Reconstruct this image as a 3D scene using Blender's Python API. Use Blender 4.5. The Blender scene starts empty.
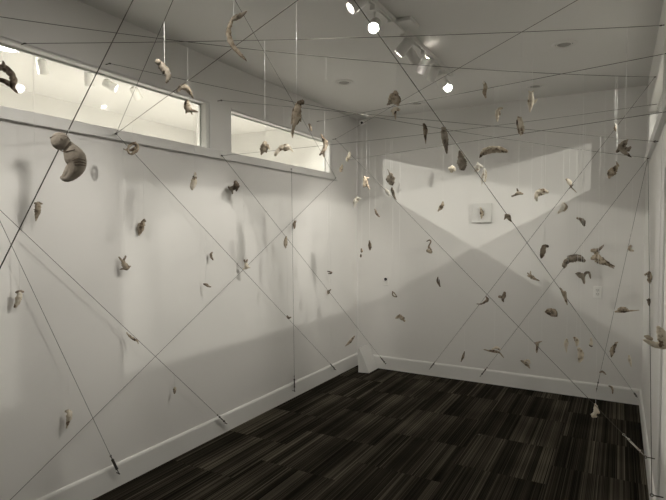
import bpy, bmesh, math, random
from mathutils import Vector, Matrix, noise
random.seed(7)
scn = bpy.context.scene
col = scn.collection

# ------------------------------------------------------------------ camera
H = 3.0                       # ceiling height
XL, XR, YB, YF = -2.806, 0.200, 5.603, -2.30      # inner faces of the room
CAM = Vector((0.0, 0.0, 1.638))
YAW, PIT, FPX = -0.511756, -0.034812, 510.8
cy, sy, cp, sp = math.cos(YAW), math.sin(YAW), math.cos(PIT), math.sin(PIT)
FWD = Vector((sy*cp, cy*cp, sp)); RGT = Vector((cy, -sy, 0)); UPV = RGT.cross(FWD)
cd = bpy.data.cameras.new('camera'); cam = bpy.data.objects.new('camera', cd); col.objects.link(cam)
cam.matrix_world = Matrix((( RGT.x, UPV.x, -FWD.x, CAM.x), (RGT.y, UPV.y, -FWD.y, CAM.y),
                           (RGT.z, UPV.z, -FWD.z, CAM.z), (0, 0, 0, 1)))
cd.sensor_fit = 'HORIZONTAL'; cd.sensor_width = 36.0; cd.lens = FPX/666.0*36.0
cd.clip_start = 0.02
scn.camera = cam

# ------------------------------------------------------------------ world, exposure
wd = bpy.data.worlds.new('world'); scn.world = wd; wd.use_nodes = True
wd.node_tree.nodes['Background'].inputs[0].default_value = (0.02, 0.02, 0.02, 1)
wd.node_tree.nodes['Background'].inputs[1].default_value = 0.2
vs = scn.view_settings
vs.view_transform = 'Standard'; vs.look = 'None'; vs.gamma = 1.0; vs.use_curve_mapping = False
vs.exposure = 1.66
LAMP = (1.0, 0.95, 0.865)
P_WALL, P_BACK, P_SIDE, P_SIDE2, P_HALL = 13.5, 8.2, 40.0, 40.0, 88.0

# ------------------------------------------------------------------ helpers
def ray(x, y): return FWD + RGT*((x-333)/FPX) - UPV*((y-250)/FPX)
def onL(x, y, off=0.0): v = ray(x, y); return CAM + v*((XL+off-CAM.x)/v.x)
def onR(x, y, off=0.0): v = ray(x, y); return CAM + v*((XR-off-CAM.x)/v.x)
def onB(x, y, off=0.0): v = ray(x, y); return CAM + v*((YB-off-CAM.y)/v.y)
def onZ(x, y, z=0.0):  v = ray(x, y); return CAM + v*((z-CAM.z)/v.z)
def atD(x, y, d): return CAM + ray(x, y)*d

def tag(o, label=None, cat=None, group=None, kind=None):
    if label: o['label'] = label
    if cat: o['category'] = cat
    if group: o['group'] = group
    if kind: o['kind'] = kind
    return o
def empty(name, loc=(0, 0, 0)):
    o = bpy.data.objects.new(name, None); col.objects.link(o); o.location = loc
    o.empty_display_size = 0.02
    return o
def link(name, bm, mat, parent=None, smooth=False):
    me = bpy.data.meshes.new(name)
    bmesh.ops.recalc_face_normals(bm, faces=bm.faces)
    bm.to_mesh(me); bm.free()
    if smooth:
        for p in me.polygons: p.use_smooth = True
    me.materials.append(mat)
    o = bpy.data.objects.new(name, me); col.objects.link(o)
    if parent is not None:
        o.parent = parent
        # geometry is written in world coordinates: undo the parent's place
        t = Vector((0, 0, 0)); p = parent
        while p is not None: t += p.location; p = p.parent
        for v in me.vertices: v.co -= t
    return o
def box(bm, x0, x1, y0, y1, z0, z1, bev=0.0):
    r = bmesh.ops.create_cube(bm, size=1.0)
    vs_ = r['verts']
    for v in vs_:
        v.co = Vector(((x0+x1)/2 + v.co.x*(x1-x0), (y0+y1)/2 + v.co.y*(y1-y0), (z0+z1)/2 + v.co.z*(z1-z0)))
    if bev > 0:
        es = list({e for v in vs_ for e in v.link_edges})
        bmesh.ops.bevel(bm, geom=es, offset=bev, segments=2, affect='EDGES', profile=0.5)
    return bm
def nb(): return bmesh.new()
def frame_for(d):
    d = d.normalized()
    a = Vector((0, 0, 1)) if abs(d.z) < 0.9 else Vector((1, 0, 0))
    u = d.cross(a).normalized(); v = d.cross(u).normalized()
    return u, v
def tube(bm, pts, rad, seg=8, cap=True):
    rings = []; n = len(pts)
    u = None
    for i, p in enumerate(pts):
        d = (pts[min(i+1, n-1)] - pts[max(i-1, 0)])
        if d.length < 1e-9: d = Vector((0, 0, 1))
        d.normalize()
        if u is None: u, v = frame_for(d)
        else:
            u = (u - d*u.dot(d));
            if u.length < 1e-6: u, v = frame_for(d)
            u.normalize(); v = d.cross(u)
        r = rad[i] if isinstance(rad, (list, tuple)) else rad
        rings.append([bm.verts.new(p + u*math.cos(2*math.pi*k/seg)*r + v*math.sin(2*math.pi*k/seg)*r) for k in range(seg)])
    for a, b in zip(rings, rings[1:]):
        for k in range(seg): bm.faces.new((a[k], a[(k+1) % seg], b[(k+1) % seg], b[k]))
    if cap:
        bm.faces.new(rings[0][::-1]); bm.faces.new(rings[-1])
    return bm
def rod(bm, a, b, r, seg=10): return tube(bm, [Vector(a), Vector(b)], r, seg)
def lathe(bm, base, axis, prof, seg=24, close=True):
    """prof: list of (radius, distance along the axis)"""
    axis = Vector(axis).normalized(); u, v = frame_for(axis); base = Vector(base)
    rings = []
    for r, h in prof:
        r = max(r, 1e-4)
        rings.append([bm.verts.new(base + axis*h + u*math.cos(2*math.pi*k/seg)*r + v*math.sin(2*math.pi*k/seg)*r) for k in range(seg)])
    for a, b in zip(rings, rings[1:]):
        for k in range(seg): bm.faces.new((a[k], a[(k+1) % seg], b[(k+1) % seg], b[k]))
    if close:
        bm.faces.new(rings[0][::-1]); bm.faces.new(rings[-1])
    return bm
def ring(bm, c, nrm, R, r, seg=16, rs=6):
    u, v = frame_for(Vector(nrm)); n = Vector(nrm).normalized(); c = Vector(c)
    rr = []
    for i in range(seg):
        a = 2*math.pi*i/seg; d = u*math.cos(a) + v*math.sin(a)
        rr.append([bm.verts.new(c + d*(R + r*math.cos(2*math.pi*j/rs)) + n*r*math.sin(2*math.pi*j/rs)) for j in range(rs)])
    for i in range(seg):
        a, b = rr[i], rr[(i+1) % seg]
        for j in range(rs): bm.faces.new((a[j], a[(j+1) % rs], b[(j+1) % rs], b[j]))
    return bm

# ------------------------------------------------------------------ materials
def newmat(name):
    m = bpy.data.materials.new(name); m.use_nodes = True
    nt = m.node_tree; return m, nt, nt.nodes['Principled BSDF'], nt.nodes.new, nt.links.new
def paint(name, c, rough=0.6, bump=0.02, scale=180.0, var=0.02):
    m, nt, b, N, K = newmat(name)
    tc = N('ShaderNodeTexCoord'); n = N('ShaderNodeTexNoise'); n.inputs['Scale'].default_value = scale; n.inputs['Detail'].default_value = 3
    K(tc.outputs['Object'], n.inputs['Vector'])
    n2 = N('ShaderNodeTexNoise'); n2.inputs['Scale'].default_value = 1.7; n2.inputs['Detail'].default_value = 4
    K(tc.outputs['Object'], n2.inputs['Vector'])
    mx = N('ShaderNodeMix'); mx.data_type = 'RGBA'
    mx.inputs[6].default_value = tuple(x*(1-var) for x in c) + (1,); mx.inputs[7].default_value = tuple(min(1, x*(1+var)) for x in c) + (1,)
    K(n2.outputs[0], mx.inputs[0]); K(mx.outputs[2], b.inputs['Base Color'])
    bp = N('ShaderNodeBump'); bp.inputs['Strength'].default_value = bump; bp.inputs['Distance'].default_value = 0.01
    K(n.outputs[0], bp.inputs['Height']); K(bp.outputs[0], b.inputs['Normal'])
    b.inputs['Roughness'].default_value = rough; b.inputs['Specular IOR Level'].default_value = 0.3
    return m
M = {}
M['wall'] = paint('wall_paint', (0.83, 0.82, 0.795), 0.7)
M['ceil'] = paint('ceiling_paint', (0.80, 0.79, 0.765), 0.85)
M['trim'] = paint('trim_paint', (0.83, 0.825, 0.80), 0.38, 0.01)
M['hallfloor'] = paint('side_room_floor', (0.55, 0.54, 0.52), 0.6)
M['fix'] = paint('white_enamel', (0.80, 0.79, 0.76), 0.55, 0.0)
M['plastic'] = paint('white_plastic', (0.92, 0.915, 0.89), 0.3, 0.0)
M['block'] = paint('white_block_paint', (0.76, 0.755, 0.73), 0.6, 0.01)
M['socketgrey'] = paint('dim_lens', (0.42, 0.41, 0.38), 0.5, 0.0)
def metal(name, c, rough, met=1.0):
    m, nt, b, N, K = newmat(name)
    tc = N('ShaderNodeTexCoord'); n = N('ShaderNodeTexNoise'); n.inputs['Scale'].default_value = 300
    K(tc.outputs['Object'], n.inputs['Vector'])
    mr = N('ShaderNodeMapRange'); mr.inputs[3].default_value = rough*0.8; mr.inputs[4].default_value = rough*1.2
    K(n.outputs[0], mr.inputs[0]); K(mr.outputs[0], b.inputs['Roughness'])
    b.inputs['Base Color'].default_value = c + (1,); b.inputs['Metallic'].default_value = met
    return m
M['cable'] = metal('steel_cable', (0.10, 0.093, 0.08), 0.5, 0.85)
M['buckle'] = metal('dark_turnbuckle', (0.09, 0.085, 0.075), 0.4, 0.8)
M['steel'] = metal('bright_steel', (0.55, 0.53, 0.49), 0.25)
M['black'] = metal('black_plastic', (0.008, 0.008, 0.008), 0.35, 0.0)
M['grey'] = metal('grey_conductor', (0.03, 0.028, 0.025), 0.5, 0.2)
def thread_mat():
    m, nt, b, N, K = newmat('clear_monofilament')
    tc = N('ShaderNodeTexCoord'); n = N('ShaderNodeTexNoise'); n.inputs['Scale'].default_value = 40
    K(tc.outputs['Object'], n.inputs['Vector'])
    cr = N('ShaderNodeValToRGB'); cr.color_ramp.elements[0].color = (0.9, 0.89, 0.86, 1); cr.color_ramp.elements[1].color = (0.97, 0.965, 0.95, 1)
    K(n.outputs[0], cr.inputs[0]); K(cr.outputs[0], b.inputs['Base Color'])
    b.inputs['Roughness'].default_value = 0.25; b.inputs['Specular IOR Level'].default_value = 0.8
    b.inputs['Subsurface Weight'].default_value = 0.0
    return m
M['thread'] = thread_mat()
def glow(name, c, s):
    m, nt, b, N, K = newmat(name)
    tc = N('ShaderNodeTexCoord'); g = N('ShaderNodeTexNoise'); g.inputs['Scale'].default_value = 60
    K(tc.outputs['Object'], g.inputs['Vector'])
    b.inputs['Base Color'].default_value = (0.8, 0.8, 0.78, 1)
    b.inputs['Emission Color'].default_value = c + (1,); b.inputs['Emission Strength'].default_value = s
    return m
M['glow'] = glow('lamp_lens_glow', LAMP, 22.0)
def glassmat():
    m, nt, b, N, K = newmat('window_glass')
    out = nt.nodes['Material Output']; nt.nodes.remove(b)
    tr = N('ShaderNodeBsdfTransparent'); tr.inputs[0].default_value = (0.95, 0.96, 0.95, 1)
    gl = N('ShaderNodeBsdfGlossy'); gl.inputs['Roughness'].default_value = 0.02
    fr = N('ShaderNodeFresnel'); fr.inputs['IOR'].default_value = 1.5
    ge = N('ShaderNodeNewGeometry'); iv = N('ShaderNodeMath'); iv.operation = 'SUBTRACT'; iv.inputs[0].default_value = 1.0; K(ge.outputs['Backfacing'], iv.inputs[1])
    fm = N('ShaderNodeMath'); fm.operation = 'MULTIPLY'; K(fr.outputs[0], fm.inputs[0]); K(iv.outputs[0], fm.inputs[1])
    mx = N('ShaderNodeMixShader'); K(fm.outputs[0], mx.inputs[0]); K(tr.outputs[0], mx.inputs[1]); K(gl.outputs[0], mx.inputs[2])
    K(mx.outputs[0], out.inputs[0])
    return m
M['glass'] = glassmat()
def carpet():
    m, nt, b, N, K = newmat('striped_carpet')
    tc = N('ShaderNodeTexCoord'); oi = N('ShaderNodeObjectInfo'); sx = N('ShaderNodeSeparateXYZ')
    K(tc.outputs['Object'], sx.inputs[0])
    mul = N('ShaderNodeMath'); mul.operation = 'MULTIPLY'; mul.inputs[1].default_value = 53.0; K(oi.outputs['Random'], mul.inputs[0])
    add = N('ShaderNodeMath'); add.operation = 'ADD'; K(sx.outputs[0], add.inputs[0]); K(mul.outputs[0], add.inputs[1])
    def noise1(scale, detail, w=None):
        n = N('ShaderNodeTexNoise'); n.noise_dimensions = '1D'; n.inputs['Scale'].default_value = scale; n.inputs['Detail'].default_value = detail
        K(add.outputs[0], n.inputs['W']); return n
    vo = N('ShaderNodeTexVoronoi'); vo.voronoi_dimensions = '1D'; vo.inputs['Scale'].default_value = 21.0; K(add.outputs[0], vo.inputs['W'])
    bw = N('ShaderNodeSeparateColor'); K(vo.outputs['Color'], bw.inputs[0])
    fine = noise1(150.0, 1.0); mid = noise1(45.0, 2.0)
    # yarn tone varies slowly along the stripe as well
    ln = N('ShaderNodeTexNoise'); ln.noise_dimensions = '3D'; ln.inputs['Scale'].default_value = 2.2; ln.inputs['Detail'].default_value = 1
    cx = N('ShaderNodeCombineXYZ'); K(add.outputs[0], cx.inputs[0]); K(sx.outputs[1], cx.inputs[1]); K(cx.outputs[0], ln.inputs['Vector'])
    s1 = N('ShaderNodeMath'); s1.operation = 'MULTIPLY_ADD'; K(bw.outputs[0], s1.inputs[0]); s1.inputs[1].default_value = 0.55; K(mid.outputs[0], s1.inputs[2])
    s2 = N('ShaderNodeMath'); s2.operation = 'MULTIPLY_ADD'; K(fine.outputs[0], s2.inputs[0]); s2.inputs[1].default_value = 1.3; K(s1.outputs[0], s2.inputs[2])
    s3 = N('ShaderNodeMath'); s3.operation = 'MULTIPLY_ADD'; K(ln.outputs[0], s3.inputs[0]); s3.inputs[1].default_value = 0.55; K(s2.outputs[0], s3.inputs[2])
    cr = N('ShaderNodeValToRGB'); mr = N('ShaderNodeMapRange'); mr.inputs[1].default_value = 1.15; mr.inputs[2].default_value = 2.35
    K(s3.outputs[0], mr.inputs[0]); K(mr.outputs[0], cr.inputs[0])
    e = cr.color_ramp.elements
    e[0].position = 0.12; e[0].color = (0.0065, 0.0052, 0.0036, 1)
    e[1].position = 1.0; e[1].color = (0.165, 0.146, 0.112, 1)
    k = e.new(0.45); k.color = (0.028, 0.024, 0.0175, 1)
    k = e.new(0.72); k.color = (0.075, 0.066, 0.050, 1)
    K(cr.outputs[0], b.inputs['Base Color'])
    b.inputs['Roughness'].default_value = 0.95; b.inputs['Specular IOR Level'].default_value = 0.05
    pn = N('ShaderNodeTexNoise'); pn.inputs['Scale'].default_value = 420; K(tc.outputs['Object'], pn.inputs['Vector'])
    bp = N('ShaderNodeBump'); bp.inputs['Strength'].default_value = 0.35; bp.inputs['Distance'].default_value = 0.004
    K(pn.outputs[0], bp.inputs['Height']); K(bp.outputs[0], b.inputs['Normal'])
    return m
M['carpet'] = carpet()
def clay(name, c1, c2, c3, amt=0.55, scale=28.0):
    m, nt, b, N, K = newmat(name)
    tc = N('ShaderNodeTexCoord'); oi = N('ShaderNodeObjectInfo')
    ad = N('ShaderNodeVectorMath'); ad.operation = 'ADD'; sc = N('ShaderNodeMath'); sc.operation = 'MULTIPLY'; sc.inputs[1].default_value = 9.0
    K(oi.outputs['Random'], sc.inputs[0]); K(tc.outputs['Object'], ad.inputs[0]); K(sc.outputs[0], ad.inputs[1])
    n = N('ShaderNodeTexNoise'); n.inputs['Scale'].default_value = scale; n.inputs['Detail'].default_value = 4; n.inputs['Roughness'].default_value = 0.6
    K(ad.outputs[0], n.inputs['Vector'])
    cr = N('ShaderNodeValToRGB'); e = cr.color_ramp.elements
    e[0].position = 0.36; e[0].color = c3 + (1,); e[1].position = 0.60; e[1].color = c1 + (1,)
    k = e.new(0.36 + 0.24*amt); k.color = c2 + (1,)
    K(n.outputs[0], cr.inputs[0]); K(cr.outputs[0], b.inputs['Base Color'])
    n2 = N('ShaderNodeTexNoise'); n2.inputs['Scale'].default_value = 150; n2.inputs['Detail'].default_value = 4; K(ad.outputs[0], n2.inputs['Vector'])
    bp = N('ShaderNodeBump'); bp.inputs['Strength'].default_value = 0.5; bp.inputs['Distance'].default_value = 0.004
    K(n2.outputs[0], bp.inputs['Height']); K(bp.outputs[0], b.inputs['Normal'])
    b.inputs['Roughness'].default_value = 0.8; b.inputs['Specular IOR Level'].default_value = 0.25
    return m
M['T'] = clay('tan_clay', (0.54, 0.465, 0.365), (0.38, 0.315, 0.235), (0.085, 0.06, 0.04))
M['P'] = clay('pale_clay', (0.82, 0.76, 0.65), (0.70, 0.62, 0.49), (0.20, 0.14, 0.09), 0.35)
M['W'] = clay('white_clay', (0.93, 0.91, 0.85), (0.86, 0.81, 0.71), (0.38, 0.30, 0.21), 0.2)
M['G'] = clay('grey_clay', (0.42, 0.37, 0.305), (0.29, 0.25, 0.2), (0.075, 0.057, 0.042))
M['D'] = clay('dark_clay', (0.36, 0.30, 0.235), (0.24, 0.19, 0.145), (0.06, 0.045, 0.032))
M['B'] = clay('smooth_brown_clay', (0.70, 0.62, 0.53), (0.65, 0.575, 0.485), (0.54, 0.465, 0.385), 0.5, 18.0)

# ------------------------------------------------------------------ structure
WT = 0.09
Z0, Z1 = 2.290, 2.632          # clear opening of the clerestory windows
def wall_with_openings(name, x0, x1, ops, ya, yb, mat):
    bm = nb()
    box(bm, x0, x1, ya, yb, -0.02, Z0); box(bm, x0, x1, ya, yb, Z1, H + 0.02)
    y = ya
    for a, b_ in ops:
        box(bm, x0, x1, y, a, Z0, Z1); y = b_
    box(bm, x0, x1, y, yb, Z0, Z1)
    return tag(link(name, bm, mat), kind='structure')
OPL = [(-1.20, 2.985), (3.285, 4.905)]
OPR = [(-1.20, 3.265), (3.350, 4.985)]
wall_with_openings('wall_left', XL-WT, XL, OPL, YF, YB, M['wall'])
wall_with_openings('wall_right', XR, XR+0.135, OPR, YF, YB, M['wall'])
HX0, HX1 = -5.04, 3.30          # outer walls of the side rooms
tag(link('wall_back', box(nb(), HX0-0.1, HX1+0.1, YB, YB+0.12, -0.02, H+0.02), M['wall']), kind='structure')
tag(link('wall_front', box(nb(), HX0-0.1, HX1+0.1, YF-0.12, YF, -0.02, H+0.02), M['wall']), kind='structure')
tag(link('wall_left_side_room', box(nb(), HX0-0.1, HX0, YF, YB, -0.02, H+0.02), M['wall']), kind='structure')
tag(link('wall_right_side_room', box(nb(), HX1, HX1+0.1, YF, YB, -0.02, H+0.02), M['wall']), kind='structure')
tag(link('ceiling', box(nb(), HX0-0.1, HX1+0.1, YF-0.12, YB+0.12, H, H+0.1), M['ceil']), kind='structure')
tag(link('floor_left_side_room', box(nb(), HX0, XL-WT, YF, YB, -0.1, 0.0), M['hallfloor']), kind='structure')
tag(link('floor_right_side_room', box(nb(), XR+0.135, HX1, YF, YB, -0.1, 0.0), M['hallfloor']), kind='structure')
floor = tag(link('floor', box(nb(), XL-WT, XR+WT, YF, YB, -0.1, -0.006), M['grey']), kind='structure')
# carpet tiles, 61 x 62 cm, every other column shifted by half a tile
TW, TL = 0.61, 0.62
tile_me = None
cols = [0.22 - TW*k for k in range(6)]
def tile_mesh(w, l):
    bm = nb(); box(bm, -w/2+0.0006, w/2-0.0006, -l/2+0.0006, l/2-0.0006, -0.006, 0.0, 0.001)
    me = bpy.data.meshes.new('carpet_tile'); bmesh.ops.recalc_face_normals(bm, faces=bm.faces); bm.to_mesh(me); bm.free(); me.materials.append(M['carpet']); return me
cache = {}
for k in range(5):
    xa, xb = max(cols[k+1], XL), min(cols[k], XR)
    phase = 3.835 if k % 2 == 0 else 3.525
    n0 = int(math.floor((YF-phase)/TL))
    for j in range(n0, 6):
        ya, yb = max(phase + TL*j, YF), min(phase + TL*(j+1), YB)
        if yb - ya < 0.01: continue
        key = (round(xb-xa, 3), round(yb-ya, 3))
        if key not in cache: cache[key] = tile_mesh(xb-xa, yb-ya)
        o = bpy.data.objects.new('carpet_tile', cache[key]); col.objects.link(o); o.parent = floor
        o.location = ((xa+xb)/2, (ya+yb)/2, 0.0 + 0.0004*((j*7+k*3) % 3))
# baseboards: flat board with a rounded lighter top edge
def baseboard(name, axis, fixed, sgn, a, b):
    hh, tt = 0.152, 0.016
    prof = [(0, 0), (tt, 0), (tt, hh-0.016), (tt-0.004, hh-0.006), (tt-0.009, hh), (0, hh)]
    bm = nb(); A = []; B_ = []
    for t, z in prof:
        if axis == 'y': A.append(bm.verts.new((fixed+sgn*t, a, z))); B_.append(bm.verts.new((fixed+sgn*t, b, z)))
        else: A.append(bm.verts.new((a, fixed+sgn*t, z))); B_.append(bm.verts.new((b, fixed+sgn*t, z)))
    n = len(prof)
    for i in range(n): bm.faces.new((A[i], A[(i+1) % n], B_[(i+1) % n], B_[i]))
    bm.faces.new(A[::-1]); bm.faces.new(B_)
    return tag(link(name, bm, M['trim']), kind='structure')
baseboard('baseboard_left', 'y', XL, 1, YF, YB)
baseboard('baseboard_right', 'y', XR, -1, YF, YB)
baseboard('baseboard_back', 'x', YB, -1, XL+0.016, XR-0.016)
baseboard('baseboard_front', 'x', YF, 1, XL+0.016, XR-0.016)

def window(n, xin, sgn, ya, yb, left_casing=True):
    """xin: room face of the wall, sgn: +1 when the room lies on +x of the wall"""
    root = tag(empty('window_%d' % n, (xin, (ya+yb)/2, Z0)), kind='structure')
    xg = xin - sgn*0.045
    link('pane', box(nb(), xg-0.003, xg+0.003, ya, yb, Z0, Z1), M['glass'], root)
    # stop frame round the glass, on the far side
    bm = nb(); s = 0.012
    for (a, b_, c, d) in ((ya, ya+s, Z0, Z1), (yb-s, yb, Z0, Z1), (ya+s, yb-s, Z0, Z0+s), (ya+s, yb-s, Z1-s, Z1)):
        box(bm, min(xg-sgn*0.02, xg-sgn*0.004), max(xg-sgn*0.02, xg-sgn*0.004), a, b_, c, d)
    link('glazing_stop', bm, M['trim'], root)
    def cas(a, b_, c, d, t): return box(nb(), min(xin, xin+sgn*t), max(xin, xin+sgn*t), a, b_, c, d, 0.0015)
    yA = ya - (0.055 if left_casing else 0.0)
    for nm, a, b_, c, d, t in (('head_casing', yA, yb+0.055, Z1+0.001, Z1+0.010, 0.007), ('head_bead', yA, yb+0.055, Z1+0.015, Z1+0.024, 0.011),
                           ('side_casing', yb+0.002, yb+0.030, Z0, Z1+0.001, 0.007), ('side_bead', yb+0.034, yb+0.055, Z0, Z1+0.015, 0.011)):
        link(nm, cas(a, b_, c, d, t), M['trim'], root)
    if left_casing:
        link('side_casing', cas(ya-0.030, ya-0.002, Z0, Z1+0.001, 0.007), M['trim'], root)
        link('side_bead', cas(ya-0.055, ya-0.034, Z0, Z1+0.015, 0.011), M['trim'], root)
    return root
window(1, XL, 1, *OPL[0], True); window(2, XL, 1, *OPL[1], False)
window(3, XR, -1, *OPR[0], True); window(4, XR, -1, *OPR[1], False)
# ledge boards that run below the clerestory windows
tag(link('trim_1', box(nb(), XL, XL+0.028, YF, 5.07, 2.222, 2.288, 0.003), M['trim']), kind='structure')
tag(link('trim_2', box(nb(), XR-0.028, XR, YF, 5.30, 2.222, 2.288, 0.003), M['trim']), kind='structure')
# door casing on the right wall, at the edge of the picture
bm = nb(); box(bm, XR-0.010, XR, 3.08, 3.20, 0.0, 2.06, 0.003); box(bm, XR-0.010, XR, 2.10, 2.20, 0.0, 2.06, 0.003); box(bm, XR-0.010, XR, 2.20, 3.08, 1.96, 2.06, 0.003)
tag(link('trim_3', bm, M['trim']), kind='structure')

# ------------------------------------------------------------------ lamps
def spot(name, loc, target, power, size, blend, parent, rad=0.03):
    ld = bpy.data.lights.new(name, 'SPOT'); ld.energy = power; ld.color = LAMP
    ld.spot_size = math.radians(size); ld.spot_blend = blend; ld.shadow_soft_size = rad
    o = bpy.data.objects.new(name, ld); col.objects.link(o)
    t = Vector((0, 0, 0)); p = parent
    while p is not None: t += p.location; p = p.parent
    o.parent = parent; o.location = Vector(loc) - t
    o.rotation_euler = (Vector(target) - Vector(loc)).to_track_quat('-Z', 'Y').to_euler()
    return o
def track_head(xt, y, target, label, group, power=0.0, size=60, blend=0.6, drop=0.145, lit=True, lean=(0, 0), spill=0.0, rad=0.03, vent=False):
    root = tag(empty('track_light_head', (xt, y, H)), label, 'spotlight', group)
    piv = Vector((xt + lean[0], y + lean[1], H - drop)); d = (Vector(target) - piv).normalized()
    link('adapter', box(nb(), xt-0.017, xt+0.017, y-0.035, y+0.035, H-0.062, H-0.030, 0.004), M['fix'], root)
    link('stem', tube(nb(), [Vector((xt, y, H-0.055)), Vector((xt, y, H-0.085)), piv - d*0.028 + Vector((0, 0, 0.03))], 0.008, 10), M['fix'], root, True)
    bm = nb()
    lathe(bm, piv - d*0.055, d, [(0.014, 0.0), (0.030, 0.004), (0.035, 0.016), (0.0365, 0.060), (0.038, 0.108), (0.0365, 0.118), (0.031, 0.118), (0.0295, 0.086)], 28, False)
    if not vent: lathe(bm, piv - d*0.0555, d, [(0.0145, 0.0), (0.0145, 0.003)], 28, True)      # closed rear cap
    link('can', bm, M['fix'], root, True)
    link('yoke', tube(nb(), [piv + Vector((0, 0, 0.045)) - d*0.02, piv + Vector((0, 0, 0.02)) - d*0.01, piv], 0.007, 8), M['fix'], root, True)
    lens = nb(); lathe(lens, piv + d*0.030, d, [(0.0293, 0.0), (0.0293, 0.004), (0.018, 0.007), (0.001, 0.008)], 28, True)
    link('lens', lens, M['glow'] if lit else M['plastic'], root, True)
    if lit and power > 0:
        spot('lamp', piv + d*0.072, target, power, size, blend, root, rad)
        if spill > 0: spot('spill', piv + d*0.072, target, power*spill, 100, 1.0, root)   # wide stray light of the same lamp
    return root
def track(xt, ya, yb, label):
    root = tag(empty('light_track', (xt, (ya+yb)/2, H)), label, 'light track')
    bm = nb(); w = 0.018
    box(bm, xt-w, xt-0.007, ya, yb, H-0.032, H); box(bm, xt+0.007, xt+w, ya, yb, H-0.032, H); box(bm, xt-0.007, xt+0.007, ya, yb, H-0.010, H)
    link('rail', bm, M['fix'], root)
    link('conductor', box(nb(), xt-0.0068, xt+0.0068, ya+0.01, yb-0.01, H-0.016, H-0.0105), M['grey'], root)
    for y in (ya-0.006, yb+0.006):
        link('end_cap', box(nb(), xt-w-0.001, xt+w+0.001, y-0.006, y+0.006, H-0.034, H, 0.002), M['fix'], root)
    return root
XT = -1.285
tr = track(XT, -0.60, 4.33, 'white ceiling light track running down the middle of the room')
link('canopy', box(nb(), XT-0.012, XT+0.115, 3.08, 3.24, H-0.026, H, 0.005), M['fix'], tr)
link('feed', box(nb(), XT-0.02, XT+0.02, 3.02, 3.28, H-0.040, H-0.030, 0.003), M['fix'], tr)
G1 = 'spotlights on the track in the room'
SP = 0.5
track_head(XT, 2.52, (XL, 1.15, 1.20), 'lit white spotlight nearest the front of the track, aimed at left wall', G1, P_WALL*1.1, 62, 0.8, 0.115, lean=(0.03, 0), spill=SP)
track_head(XT, 2.79, (-0.55, 0.3, 0.9), 'lit white spotlight facing the viewer, glaring disc beside the thick cable', G1, P_BACK*0.35, 60, 0.7, 0.140, spill=SP)
track_head(XT, 3.27, (XL, 2.95, 1.15), 'first of two unlit-looking spotlights hanging below the track canopy', G1, P_WALL*1.0, 50, 0.7, 0.115, spill=SP)
track_head(XT, 3.40, (-0.50, 5.6, 0.95), 'grey-shaded spotlight behind the canopy pair, pointing at the back wall', G1, P_BACK*0.7, 50, 0.9, 0.135, spill=SP)
track_head(XT, 3.66, (XL, 4.60, 1.00), 'white spotlight in the middle of the rear half of the track', G1, P_WALL*0.25, 60, 0.9, 0.125, spill=SP, vent=True)
track_head(XT, 3.88, (XL, 4.98, 1.25), 'white spotlight tipped left, third from the far track end', G1, P_WALL*1.1, 48, 0.7, 0.125, spill=SP)
track_head(XT, 4.05, (-1.25, 5.6, 1.65), 'white spotlight squeezed beside the last one at the far track end', G1, P_BACK*0.30, 50, 0.9, 0.125, spill=SP)
track_head(XT, 4.21, (XR, 2.9, 0.95), 'last white spotlight at the far track end with glowing lens', G1, P_BACK*1.3, 55, 0.9, 0.135, spill=SP)
track_head(XT, 1.20, (XL, 1.95, 1.05), 'added out-of-view spotlight on the near part of the track, aimed at left wall', G1, 6.0, 60, 0.9, 0.125, spill=0.15)  # added head, out of view, to brighten the near left wall and pieces
track_head(XT, -0.40, (-1.32, 1.55, 1.50), 'added out-of-view spotlight behind the viewer, aimed at the large brown figure', G1, 15.0, 34, 0.9, 0.125)  # added head behind the viewer, put in to light the large brown figure
track_head(XT, 0.25, (-0.85, 5.6, 1.20), 'added out-of-view spotlight on the near part of the track, aimed at back wall', G1, 6.5, 62, 0.9, 0.125, spill=0.5)  # added head, out of view, lights the pieces from the front
# side rooms: their own tracks shine through the clerestory windows
XT2 = -3.80
track(XT2, 1.3, 3.45, 'white light track in the side room behind the left windows')
G2 = 'spotlights in the left side room'
track_head(XT2, 1.95, (-4.6, 3.4, 0.2), 'white spotlight leftmost in the side room, seen through long left window', G2, P_HALL, 80, 0.8, 0.12)
track_head(XT2, 2.31, (-5.0, 3.6, 0.3), 'white can spotlight hanging in left window, its back turned', G2, P_HALL, 80, 0.8, 0.11)
track_head(XT2, 2.70, (-4.2, 3.2, 0.0), 'lit spotlight crossed by the thick cable in left window', G2, P_HALL, 70, 0.7, 0.11)
track_head(XT2, 2.89, (-1.2, 5.1, 1.2), 'lit spotlight second from the right in left window, aimed through the glass', G2, P_SIDE2, 100, 0.3, 0.115, rad=0.010)
track_head(XT2, 3.16, (-4.0, 5.2, 0.5), 'pale spotlight rightmost in the long left window', G2, P_HALL, 80, 0.8, 0.115)
XT3 = 1.20
track(XT3, 1.2, 4.6, 'white light track in the side room behind the right window')
G3 = 'spotlights in the right side room'
track_head(XT3, 3.70, (-2.6, 3.9, 1.0), 'spotlight in the right side room aimed through the window', G3, P_SIDE, 140, 1.0, 0.17, rad=0.010)
track_head(XT3, 2.60, (2.4, 2.4, 0.3), 'spotlight in the right side room aimed at its far wall', G3, P_HALL, 80, 0.8, 0.12)
track_head(XT3, 4.50, (2.6, 4.6, 0.3), 'spotlight in the right side room aimed at its back corner', G3, P_HALL, 80, 0.8, 0.12)

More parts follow.
